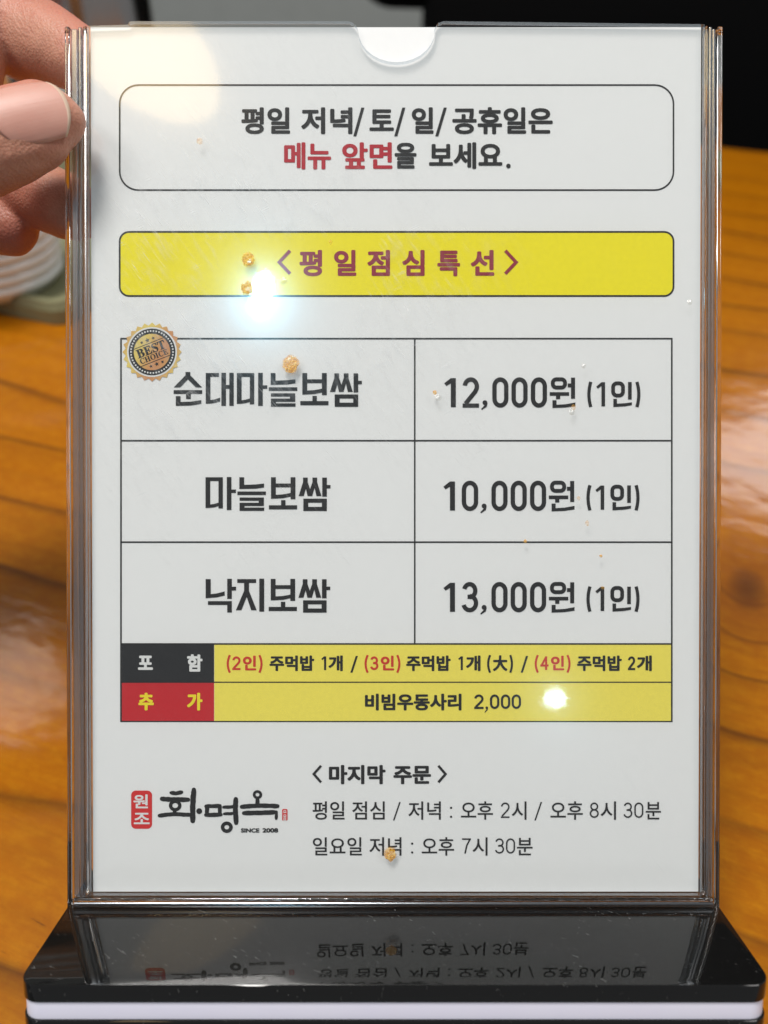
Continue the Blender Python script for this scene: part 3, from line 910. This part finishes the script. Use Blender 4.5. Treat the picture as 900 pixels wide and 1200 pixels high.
pr = Print(D3)
text_line(pr, [('주먹밥', 316, 368.3), ('1', 377.5, 382.3), ('개', 385, 401.7), ('/', 410.6, 419.4), ('주먹밥', 476, 528), ('1', 537.7, 542.3), ('개', 546, 563), ('(', 570.7, 575.5), ('大', 577.5, 594.5), (')', 596.5, 601), ('/', 610, 618.7), ('주먹밥', 676, 728.3), ('2', 735.5, 744), ('개', 746, 763.5)], '주먹밥', 767.8, 786.3, 1.5, 2.5, (769, 785))
text_line(pr, [('비빔우동사리', 427.7, 540.7), ('2', 555.6, 566.5), (',', 568, 572), ('0', 574, 585), ('0', 586.8, 597.8), ('0', 599.4, 610.4)], '비빔우동사리', 812.5, 832.3, 1.6, 2.6, (813.5, 830.5))
pr.done('lettering', M['ink_black'], grid)
for x, d in ((265.8, '2'), (427.2, '3'), (626.4, '4')):
    pr = Print(D3)
    text_line(pr, [('(', x, x + 5), (d, x + 6.6, x + 16.2), ('인', x + 19, x + 34.5), (')', x + 37, x + 42)], '인', 768, 785.5, 1.4, 2.5, (769, 785))
    pr.done('lettering', M['ink_scarlet'], grid, 'red lettering in brackets')
pr = Print(D3)
text_at(pr, '포', 162, 179.5, 0, 0, 1.8, (768, 785)); text_at(pr, '함', 219.5, 237.5, 0, 0, 1.8, (766.5, 787))
pr.done('lettering', M['ink_white'], grid, 'white lettering on the black cell')
pr = Print(D3)
text_at(pr, '추', 162.5, 180.5, 0, 0, 1.9, (811.5, 832.3)); text_at(pr, '가', 219.5, 237.5, 0, 0, 1.9, (811.5, 832.5))
pr.done('lettering', M['ink_yellow_text'], grid, 'yellow lettering on the red cell')

# last-order times
pr = Print(D3)
text_line(pr, [('<', 366, 376.3), ('마지막', 385.5, 451.8), ('주문', 461, 505), ('>', 513.6, 523.8)], '마지막', 896, 918.8, 1.9, 2.9, (897, 916.5))
last = pr.done('last_order_heading', M['ink_black'], sheet)
pr = Print(D3)
text_line(pr, [('평일', 366.4, 403.8), ('점심', 412.8, 450.8), ('/', 460.5, 469.5), ('저녁', 478.6, 516.5), (':', 526.8, 530.2), ('오후', 540, 577.5), ('2', 586.8, 597), ('시', 599.6, 616.8), ('/', 626, 635), ('오후', 644.8, 682.8), ('8', 690.8, 701.4), ('시', 703.6, 721.6), ('3', 730.5, 740.7), ('0', 743, 753.6), ('분', 756.3, 774.2)], '평일', 938.7, 960.2, 0.45, 1.75, (940, 958))
pr.done('order_times', M['ink_black'], sheet)
pr = Print(D3)
text_line(pr, [('일요일', 366.6, 424), ('저녁', 433, 470.4), (':', 481.3, 484.6), ('오후', 494.2, 532), ('7', 541.3, 551.8), ('시', 553.7, 571.2), ('3', 580, 590.6), ('0', 592.8, 603.4), ('분', 605.6, 624)], '일요일', 980.7, 1002, 0.45, 1.75, (982, 999.8))
pr.done('order_times', M['ink_black'], sheet)

# round award seal on the corner of the table
CX, CY = 178.5, 412.7
pr = Print(D3 + 0.00002)
pr.poly([(CX + (34.6 if i % 2 == 0 else 31.2) * math.cos(PI * i / 24), CY + (34.6 if i % 2 == 0 else 31.2) * math.sin(PI * i / 24)) for i in range(48)])
seal = pr.done('award_seal', M['gold'], sheet)
pr = Print(D4 + 0.00001); pr.disc(CX, CY, 29.2, 64); w1 = pr.done('white_ring', M['ink_white'], seal)
pr = Print(D4 + 0.00003); pr.disc(CX, CY, 27.4, 64); pr.done('black_ring', M['ink_black'], seal)
pr = Print(D4 + 0.00005)
for i in range(46): pr.disc(CX + 24.6 * math.cos(2 * PI * i / 46), CY + 24.6 * math.sin(2 * PI * i / 46), 1.05, 8)
pr.done('dot_ring', M['ink_white'], seal)
pr = Print(D4 + 0.00005); pr.disc(CX, CY, 21.3, 64); pr.done('gold_centre', M['gold'], seal)
pr = Print(D4 + 0.00007)
A_ = R(-21.5)
def rot(u, v): return (CX + u * math.cos(A_) - v * math.sin(A_), CY + u * math.sin(A_) + v * math.cos(A_))
def seal_text(txt, u0, u1, v0, v1, bold=0.0):
    vs, fsx = font_mesh(txt)
    X0 = min(p[0] for p in vs); X1 = max(p[0] for p in vs); Y0 = min(p[1] for p in vs); Y1 = max(p[1] for p in vs)
    for k in range(5 if bold else 1):
        du, dv = (0, 0) if k == 0 else (bold * math.cos(k * PI / 2), bold * math.sin(k * PI / 2))
        pr.mesh([rot(u0 + (x - X0) / (X1 - X0) * (u1 - u0) + du, v1 - (y - Y0) / (Y1 - Y0) * (v1 - v0) + dv) for x, y in vs], fsx)
seal_text('𝐁𝐄𝐒𝐓', -17.3, 17.3, -8.6, 1.6, 0.25)
seal_text('𝐂𝐇𝐎𝐈𝐂𝐄', -17.0, 17.3, 2.6, 9.0, 0.1)
pr.ribbon([rot(-18.5, -10.6), rot(18.5, -10.6)], 0.8); pr.ribbon([rot(-18.0, 11.2), rot(18.0, 11.2)], 0.8)
for u, r_ in ((-7.2, 2.2), (0, 3.0), (7.2, 2.2)):
    pr.star(*rot(u, -14.6), r_, A_); pr.star(*rot(u, 15.2), r_, A_)
pr.done('lettering', M['ink_black'], seal)

# brush-lettered name with red stamps
lg = shift(4.09, 140, 900)
pr = Print(D3)
def wob(pts, w, n=7, amp=1.6):
    out, ws = [], []
    for i in range(len(pts) - 1):
        for k in range(n):
            tt = k / n
            x = pts[i][0] + (pts[i + 1][0] - pts[i][0]) * tt; y = pts[i][1] + (pts[i + 1][1] - pts[i][1]) * tt
            out.append((x, y))
    out.append(pts[-1])
    for q in range(len(out)):
        out[q] = (out[q][0] + amp * mnoise.noise((out[q][0] * 0.05, out[q][1] * 0.05, 3)), out[q][1] + amp * mnoise.noise((out[q][0] * 0.05, out[q][1] * 0.05, 9)))
        e = min(1.0, 0.86 + 0.14 * min(q, len(out) - 1 - q))
        ws.append(w * e * (1 + 0.16 * mnoise.noise((out[q][0] * 0.07, out[q][1] * 0.07, 1))))
    return out, ws
def brush(pts, w):
    p, ws = wob(pts, w)
    pr.ribbon([lg(*q) for q in p], [x / 4.09 for x in ws], cap='round')
for p_, w_ in [([(248, 117), (272, 120), (298, 115)], 19), ([(204, 146), (260, 150), (330, 150)], 23), ([(266, 200), (266, 218)], 17), ([(192, 226), (262, 219), (342, 223)], 20),
               ([(357, 103), (352, 180), (352, 252)], 25), ([(416, 182), (482, 180)], 19), ([(421, 182), (420, 222)], 20), ([(482, 180), (481, 220)], 19), ([(414, 224), (486, 222)], 20),
               ([(558, 148), (556, 200), (560, 262)], 24), ([(500, 187), (548, 184)], 16), ([(503, 218), (548, 216)], 14), ([(662, 146), (662, 176)], 18), ([(587, 184), (670, 178), (758, 181)], 22),
               ([(597, 214), (670, 213), (748, 210)], 22), ([(752, 208), (752, 242)], 15)]:
    brush(p_, w_)
p = lg(268, 178); pr.ring(p[0], p[1], 22 / 4.09, 20 / 4.09, 16 / 4.09)
p = lg(515, 282); pr.ring(p[0], p[1], 20 / 4.09, 19 / 4.09, 17 / 4.09)
p = lg(662, 126); pr.ring(p[0], p[1], 16 / 4.09, 15 / 4.09, 13 / 4.09)
p = lg(383, 205); pr.disc(p[0], p[1], 14 / 4.09)
q0, q1 = lg(583, 287), lg(671, 308); text_at(pr, 'SINCE', q0[0], q1[0], 0, 0, 0.65, (q0[1], q1[1]))
q0, q1 = lg(686, 286), lg(761, 308); text_at(pr, '2008', q0[0], q1[0], 0, 0, 0.75, (q0[1], q1[1]))
logo = pr.done('brush_logo', M['ink_black'], sheet)
pr = Print(D2); q0, q1 = lg(57, 107), lg(157, 290); pr.poly(rrect(q0[0], q1[0], q0[1], q1[1], 5.5)); stamp = pr.done('red_stamp', M['stamp_red'], logo)
pr = Print(D2); q0, q1 = lg(780, 195), lg(806, 252); pr.poly(rrect(q0[0], q1[0], q0[1], q1[1], 1.8)); pr.done('small_stamp', M['stamp_red'], logo)
pr = Print(D3)
q0, q1 = lg(68, 125), lg(138, 192); text_at(pr, '원', q0[0], q1[0], 0, 0, 1.0, (q0[1], q1[1]))
q0, q1 = lg(70, 213), lg(146, 268); text_at(pr, '조', q0[0], q1[0], 0, 0, 1.0, (q0[1], q1[1]))
pr.done('stamp_lettering', M['ink_white'], logo)
f = lg
pr = Print(D3)
for yy in (203, 224, 240):
    p = f(793, yy + 3); pr.ring(p[0], p[1], 1.4, 1.2, 0.7, 12)
    pr.poly([f(784, yy + 9), f(802, yy + 9), f(802, yy + 11), f(784, yy + 11)])
pr.done('stamp_lettering', M['ink_white'], logo)

# ------------------------------------------------------------------ dried sauce on the acrylic
def blob(name, px, py, rx, ry, h, mat, label, seed, group='dried sauce specks on the acrylic'):
    bm = bmesh.new()
    n, rings_ = 26, 5
    x0, z0 = page(px, py)
    c = bm.verts.new((0, -h, 0)); prev = None
    for k in range(1, rings_ + 1):
        rr = k / rings_
        hh = h * (1 - rr ** 3) if k < rings_ else -0.00002
        ring = []
        for i in range(n):
            a_ = 2 * PI * i / n
            e = 1 + (0.34 * mnoise.noise((math.cos(a_) * 1.6 + seed * 3.1, math.sin(a_) * 1.6, seed))) * rr
            bu = 1 + 0.35 * mnoise.noise((rr * math.cos(a_) * 2.5, rr * math.sin(a_) * 2.5, seed * 1.7))
            ring.append(bm.verts.new((rx / PXM * rr * e * math.cos(a_), -hh * (bu if k < rings_ else 1), ry / PXM * rr * e * math.sin(a_))))
        for i in range(n):
            if prev is None: bm.faces.new((c, ring[i], ring[(i + 1) % n]))
            else: bm.faces.new((prev[i], ring[i], ring[(i + 1) % n], prev[(i + 1) % n]))
        prev = ring
    bmesh.ops.recalc_face_normals(bm, faces=bm.faces[:])
    o = from_bm(name, bm, mat, None, STAND @ Matrix.Translation((x0, YF0 - 0.00001, z0)), True)
    S(o, label, 'sauce speck', group)
    return o
specks = [
    (292, 306.5, 8.2, 8.0, 'round orange sauce speck on the left of the yellow banner'),
    (291, 339.5, 7.6, 8.0, 'orange sauce speck on the lower edge of the yellow banner beside the glare'),
    (341.5, 428.5, 10.0, 11.0, 'largest orange sauce speck, just above the first dish name'),
    (457, 997, 7.5, 9.5, 'orange brown sauce speck over the bottom line of opening times'),
    (236, 169, 3.8, 4.4, 'pale orange sauce speck left of the red notice lettering'),
    (509, 461, 2.6, 3.0, 'tiny orange speck just left of the first price'),
    (614, 634, 2.0, 2.2, 'tiny orange speck on the line under the second price'),
    (702, 651, 2.0, 1.8, 'tiny orange speck below the second line and above the third bracket'),
    (676, 584, 2.4, 2.8, 'faint orange speck just right of the second price'),
    (686, 613, 2.6, 3.6, 'pale tan speck below and right of the second price'),
    (670, 478, 3.0, 3.6, 'small brown speck touching the bottom of the first price'),
    (388, 287, 2.2, 3.0, 'small yellow speck above the banner lettering'),
    (704, 688, 2.6, 2.0, 'small grey tan speck on the bracketed part of the third price'),
]
for i, (x, y, rx, ry, lb) in enumerate(specks):
    blob('sauce_speck', x, y, rx, ry, 0.00007 if rx > 5 else 0.00005, M['sauce'] if rx > 5 or i in (5, 6, 7) else M['faint_sauce'], lb, i + 1)
drops = [(512.5, 467, 4.0, 4.0, 'clear grease drop beside the tiny speck left of first price'),
         (668, 483.5, 3.6, 3.8, 'clear grease drop below the first price'),
         (682, 430, 2.6, 3.0, 'clear grease drop above the first bracketed price'),
         (805, 356, 3.0, 3.2, 'clear grease drop on the right margin below the banner'),
         (333, 331, 4.2, 4.2, 'clear grease drop under the left bracket of the banner')]
for i, (x, y, rx, ry, lb) in enumerate(drops):
    o = blob('grease_drop', x, y, rx, ry, 0.00016, M['grease'], lb, i + 31, 'clear grease drops on the acrylic'); o['category'] = 'grease drop'

# ------------------------------------------------------------------ the hand holding the left edge
def P(px, py, ymm):        # a point of the stand's frame seen at that place, ymm behind the sheet
    y = ymm / 1000.0
    k = (D + y) / F
    return Vector((XC + (px - 450) * k, y, ZC + (600 - py) * k))
def tube(bm, chain, n=20, up=Vector((0, -1, 0))):
    """chain: (point, half width, half depth); width lies in the picture plane"""
    pts = [c[0] for c in chain]
    # resample with Catmull-Rom
    pos, wd, dp = [], [], []
    m = 5
    for i in range(len(chain) - 1):
        p0 = pts[max(i - 1, 0)]; p1 = pts[i]; p2 = pts[i + 1]; p3 = pts[min(i + 2, len(pts) - 1)]
        for k in range(m):
            s = k / m
            pos.append(0.5 * ((2 * p1) + (p2 - p0) * s + (2 * p0 - 5 * p1 + 4 * p2 - p3) * s * s + (3 * p1 - p0 - 3 * p2 + p3) * s ** 3))
            wd.append(chain[i][1] * (1 - s) + chain[i + 1][1] * s); dp.append(chain[i][2] * (1 - s) + chain[i + 1][2] * s)
    pos.append(pts[-1]); wd.append(chain[-1][1]); dp.append(chain[-1][2])
    rings = []
    for i in range(len(pos)):
        d = (pos[min(i + 1, len(pos) - 1)] - pos[max(i - 1, 0)]).normalized()
        side = d.cross(up).normalized(); u2 = side.cross(d).normalized()
        rings.append([bm.verts.new(pos[i] + side * wd[i] * math.cos(2 * PI * k / n) + u2 * dp[i] * math.sin(2 * PI * k / n)) for k in range(n)])
    for a, b in zip(rings, rings[1:]):
        for k in range(n): bm.faces.new((a[k], a[(k + 1) % n], b[(k + 1) % n], b[k]))
    bm.faces.new(rings[0]); bm.faces.new(list(reversed(rings[-1])))
mm = lambda *v: [x / 1000 for x in v]
bm = bmesh.new()
thumb = [(P(76, 126, -5.6), .0048, .0028), (P(73, 127.5, -6.2), .0072, .0044), (P(65, 132, -7.4), .0088, .0056), (P(54, 138.5, -8.4), .0092, .0064), (P(36, 150, -9.4), .0102, .0074),
         (P(8, 166, -10.2), .0104, .0080), (P(-30, 186, -10.0), .0100, .0084), (P(-70, 208, -8), .0104, .0092), (P(-125, 240, -2), .0110, .0105), (P(-190, 280, 9), .0150, .0140)]
tube(bm, thumb)
index = [(P(152, 112, 7.5), .0030, .0030), (P(140, 104, 8.5), .0060, .0055), (P(115, 86, 10.5), .0078, .0070), (P(86, 68, 13.5), .0086, .0080), (P(58, 55, 17), .0100, .0092), (P(30, 46, 20), .0112, .0105),
         (P(6, 36, 22), .0108, .0105), (P(-40, 10, 22), .0098, .0098), (P(-100, 0, 18), .0105, .0105), (P(-175, 60, 14), .0130, .0125)]
tube(bm, index)
tube(bm, [(P(-26, -110, 15), .0100, .0100), (P(-32, -40, 14), .0102, .0100), (P(-37, 30, 13), .0104, .0098), (P(-46, 95, 12), .0096, .0090), (P(-90, 130, 12), .0090, .0085)])
middle = [(P(112, 262, 7.5), .0030, .0028), (P(102, 257, 8.2), .0062, .0055), (P(82, 246, 10), .0080, .0070), (P(52, 231, 13.5), .0086, .0080), (P(14, 208, 18), .0092, .0088), (P(-25, 180, 21), .0098, .0096),
          (P(-80, 140, 22), .0096, .0096), (P(-170, 110, 18), .0130, .0125)]
tube(bm, middle)
ring = [(P(36, 279, 15), .0030, .0028), (P(28, 275, 15.4), .0062, .0056), (P(10, 266, 17), .0080, .0074), (P(-22, 250, 20), .0086, .0084), (P(-60, 222, 23), .0094, .0092), (P(-110, 180, 24), .0094, .0094), (P(-180, 165, 22), .0125, .0120)]
tube(bm, ring)
little = [(P(-30, 318, 20), .0030, .0028), (P(-38, 313, 20.5), .0058, .0054), (P(-60, 300, 22), .0070, .0068), (P(-100, 270, 25), .0078, .0076), (P(-140, 232, 26), .0080, .0080), (P(-190, 215, 25), .0110, .0110)]
tube(bm, little)
palm = [(P(-160, 90, 16), .018, .013), (P(-190, 170, 16), .036, .017), (P(-240, 210, 16), .040, .018), (P(-310, 265, 16), .037, .019), (P(-385, 330, 16), .030, .019), (P(-440, 380, 16), .0265, .0195), (P(-540, 470, 16), .028, .021), (P(-700, 620, 16), .032, .026)]
tube(bm, palm, 28)
bmesh.ops.recalc_face_normals(bm, faces=bm.faces[:])
me = bpy.data.meshes.new('hand_parts'); bm.to_mesh(me); bm.free()
tmp = bpy.data.objects.new('hand_parts', me); COL.objects.link(tmp)
md = tmp.modifiers.new('r', 'REMESH'); md.mode = 'VOXEL'; md.voxel_size = 0.00075
sm_ = tmp.modifiers.new('s', 'SMOOTH'); sm_.iterations = 7; sm_.factor = 0.5
dg = bpy.context.evaluated_depsgraph_get()
hand_me = bpy.data.meshes.new_from_object(tmp.evaluated_get(dg))
bpy.data.objects.remove(tmp)
hand_me.name = 'hand'
for p in hand_me.polygons: p.use_smooth = True
# carve skin creases over the joints and the fold round the nail
NAIL_C = P(35.5, 128.5, -16); NAIL_AX = (P(86, 112, -16) - P(6, 143, -16)).normalized()
NAIL_SD = Vector((-NAIL_AX.z, 0, NAIL_AX.x))
def nail_uv(co):
    d = co - NAIL_C
    return d.dot(NAIL_AX), d.dot(NAIL_SD)
creases = [(P(50, 60, 10), (P(86, 68, 10) - P(20, 46, 10)).normalized(), 0.0016, 3), (P(88, 72, 10), (P(110, 88, 10) - P(70, 60, 10)).normalized(), 0.0018, 2)]
normals = [v.normal.copy() for v in hand_me.vertices]
for v, nrm in zip(hand_me.vertices, normals):
    co = v.co
    d = 0.00020 * mnoise.noise(co * 200)
    if co.y < -0.004:
        u, w_ = nail_uv(co)
        # flesh raised round the sides and root of the nail
        e = max(abs(w_) - 0.0073, -(u + 0.0082)) if u < 0.006 else 1
        if -0.0002 < e < 0.0022 and abs(w_) < 0.0098 and u > -0.0108: d += 0.00026 * math.sin(PI * min(1, max(0, (e + 0.0002) / 0.0024)))
        # knuckle folds behind the nail
        if -0.034 < u < -0.012:
            d -= 0.00028 * max(0, math.sin(u * 2600 + 2.2 * mnoise.noise(co * 120))) * max(0, 1 - abs((u + 0.023) / 0.011))
    v.co = co + nrm * d
hand = link('hand', hand_me, M['skin'], None, STAND)
S(hand, 'bare left hand pinching the upper left edge of the acrylic stand, thumb in front', 'hand')
# nail laid over the thumb
bvh = BVHTree.FromPolygons([v.co for v in hand_me.vertices], [tuple(p.vertices) for p in hand_me.polygons])
def nail_mesh(u0, u1, hw, lift, power=2.6, nu=22, nv=18, edge_only=False):
    bm = bmesh.new(); grid_ = []
    for i in range(nu + 1):
        row = []
        s = i / nu
        for j in range(nv + 1):
            w_ = -1 + 2 * j / nv
            # rounded ends: the free edge bulges, the cuticle is a gentle arc
            uf = u1 - 0.0030 * abs(w_) ** 2.4
            ub = u0 + 0.0028 * abs(w_) ** 2.2
            u = ub + (uf - ub) * s
            wd_ = hw * (0.93 + 0.07 * math.sin(PI * s))
            q = NAIL_C + NAIL_AX * u + NAIL_SD * (w_ * wd_)
            hit = bvh.ray_cast(Vector((q.x, -0.05, q.z)), Vector((0, 1, 0)))
            y = hit[0].y if hit[0] is not None else -0.012
            row.append([q.x, y, q.z, s, w_])
        grid_.append(row)
    # a nail is one stiff, smooth shell: fit a quadric to the flesh under its middle
    A_m, b_m = [], []
    for r_ in grid_:
        for x, y, z, s, w_ in r_:
            uu, ww = nail_uv(Vector((x, 0, z)))
            if uu < 0.0045 and abs(w_) < 0.8 and y != -0.012:
                A_m.append((1, uu, ww, ww * ww)); b_m.append(y)
    cf = np.linalg.lstsq(np.array(A_m), np.array(b_m), rcond=None)[0]
    for r_ in grid_:
        for c_ in r_:
            uu, ww = nail_uv(Vector((c_[0], 0, c_[2])))
            c_[1] = float(cf[0] + cf[1] * uu + cf[2] * ww + cf[3] * ww * ww) + 9.0 * max(0, uu - 0.002) ** 2
    ymin = min(c[1] for r_ in grid_ for c in r_)
    vg = []
    for r_ in grid_:
        vr = []
        for x, y, z, s, w_ in r_:
            lf = lift * (1 - 0.75 * abs(w_) ** 5) * (1 - 0.85 * (1 - s) ** 8)
            vr.append(bm.verts.new((x, y - lf, z)))
        vg.append(vr)
    for i in range(nu):
        for j in range(nv): bm.faces.new((vg[i][j], vg[i][j + 1], vg[i + 1][j + 1], vg[i + 1][j]))
    return bm
bm = nail_mesh(-0.0082, 0.0080, 0.0072, 0.00060)
for f_ in bm.faces:
    f_.normal_update()
if sum(f_.normal.y for f_ in bm.faces) > 0: bmesh.ops.reverse_faces(bm, faces=bm.faces[:])
nail = from_bm('fingernail', bm, M['nail'], None, None, True)
nail.data.materials.append(M['nail_edge'])
nu_, nv_ = 22, 18
for idx, p in enumerate(nail.data.polygons):
    if idx // nv_ >= 21: p.material_index = 1
sd = nail.modifiers.new('thickness', 'SOLIDIFY'); sd.thickness = 0.0004; sd.offset = -1
nail.parent = hand
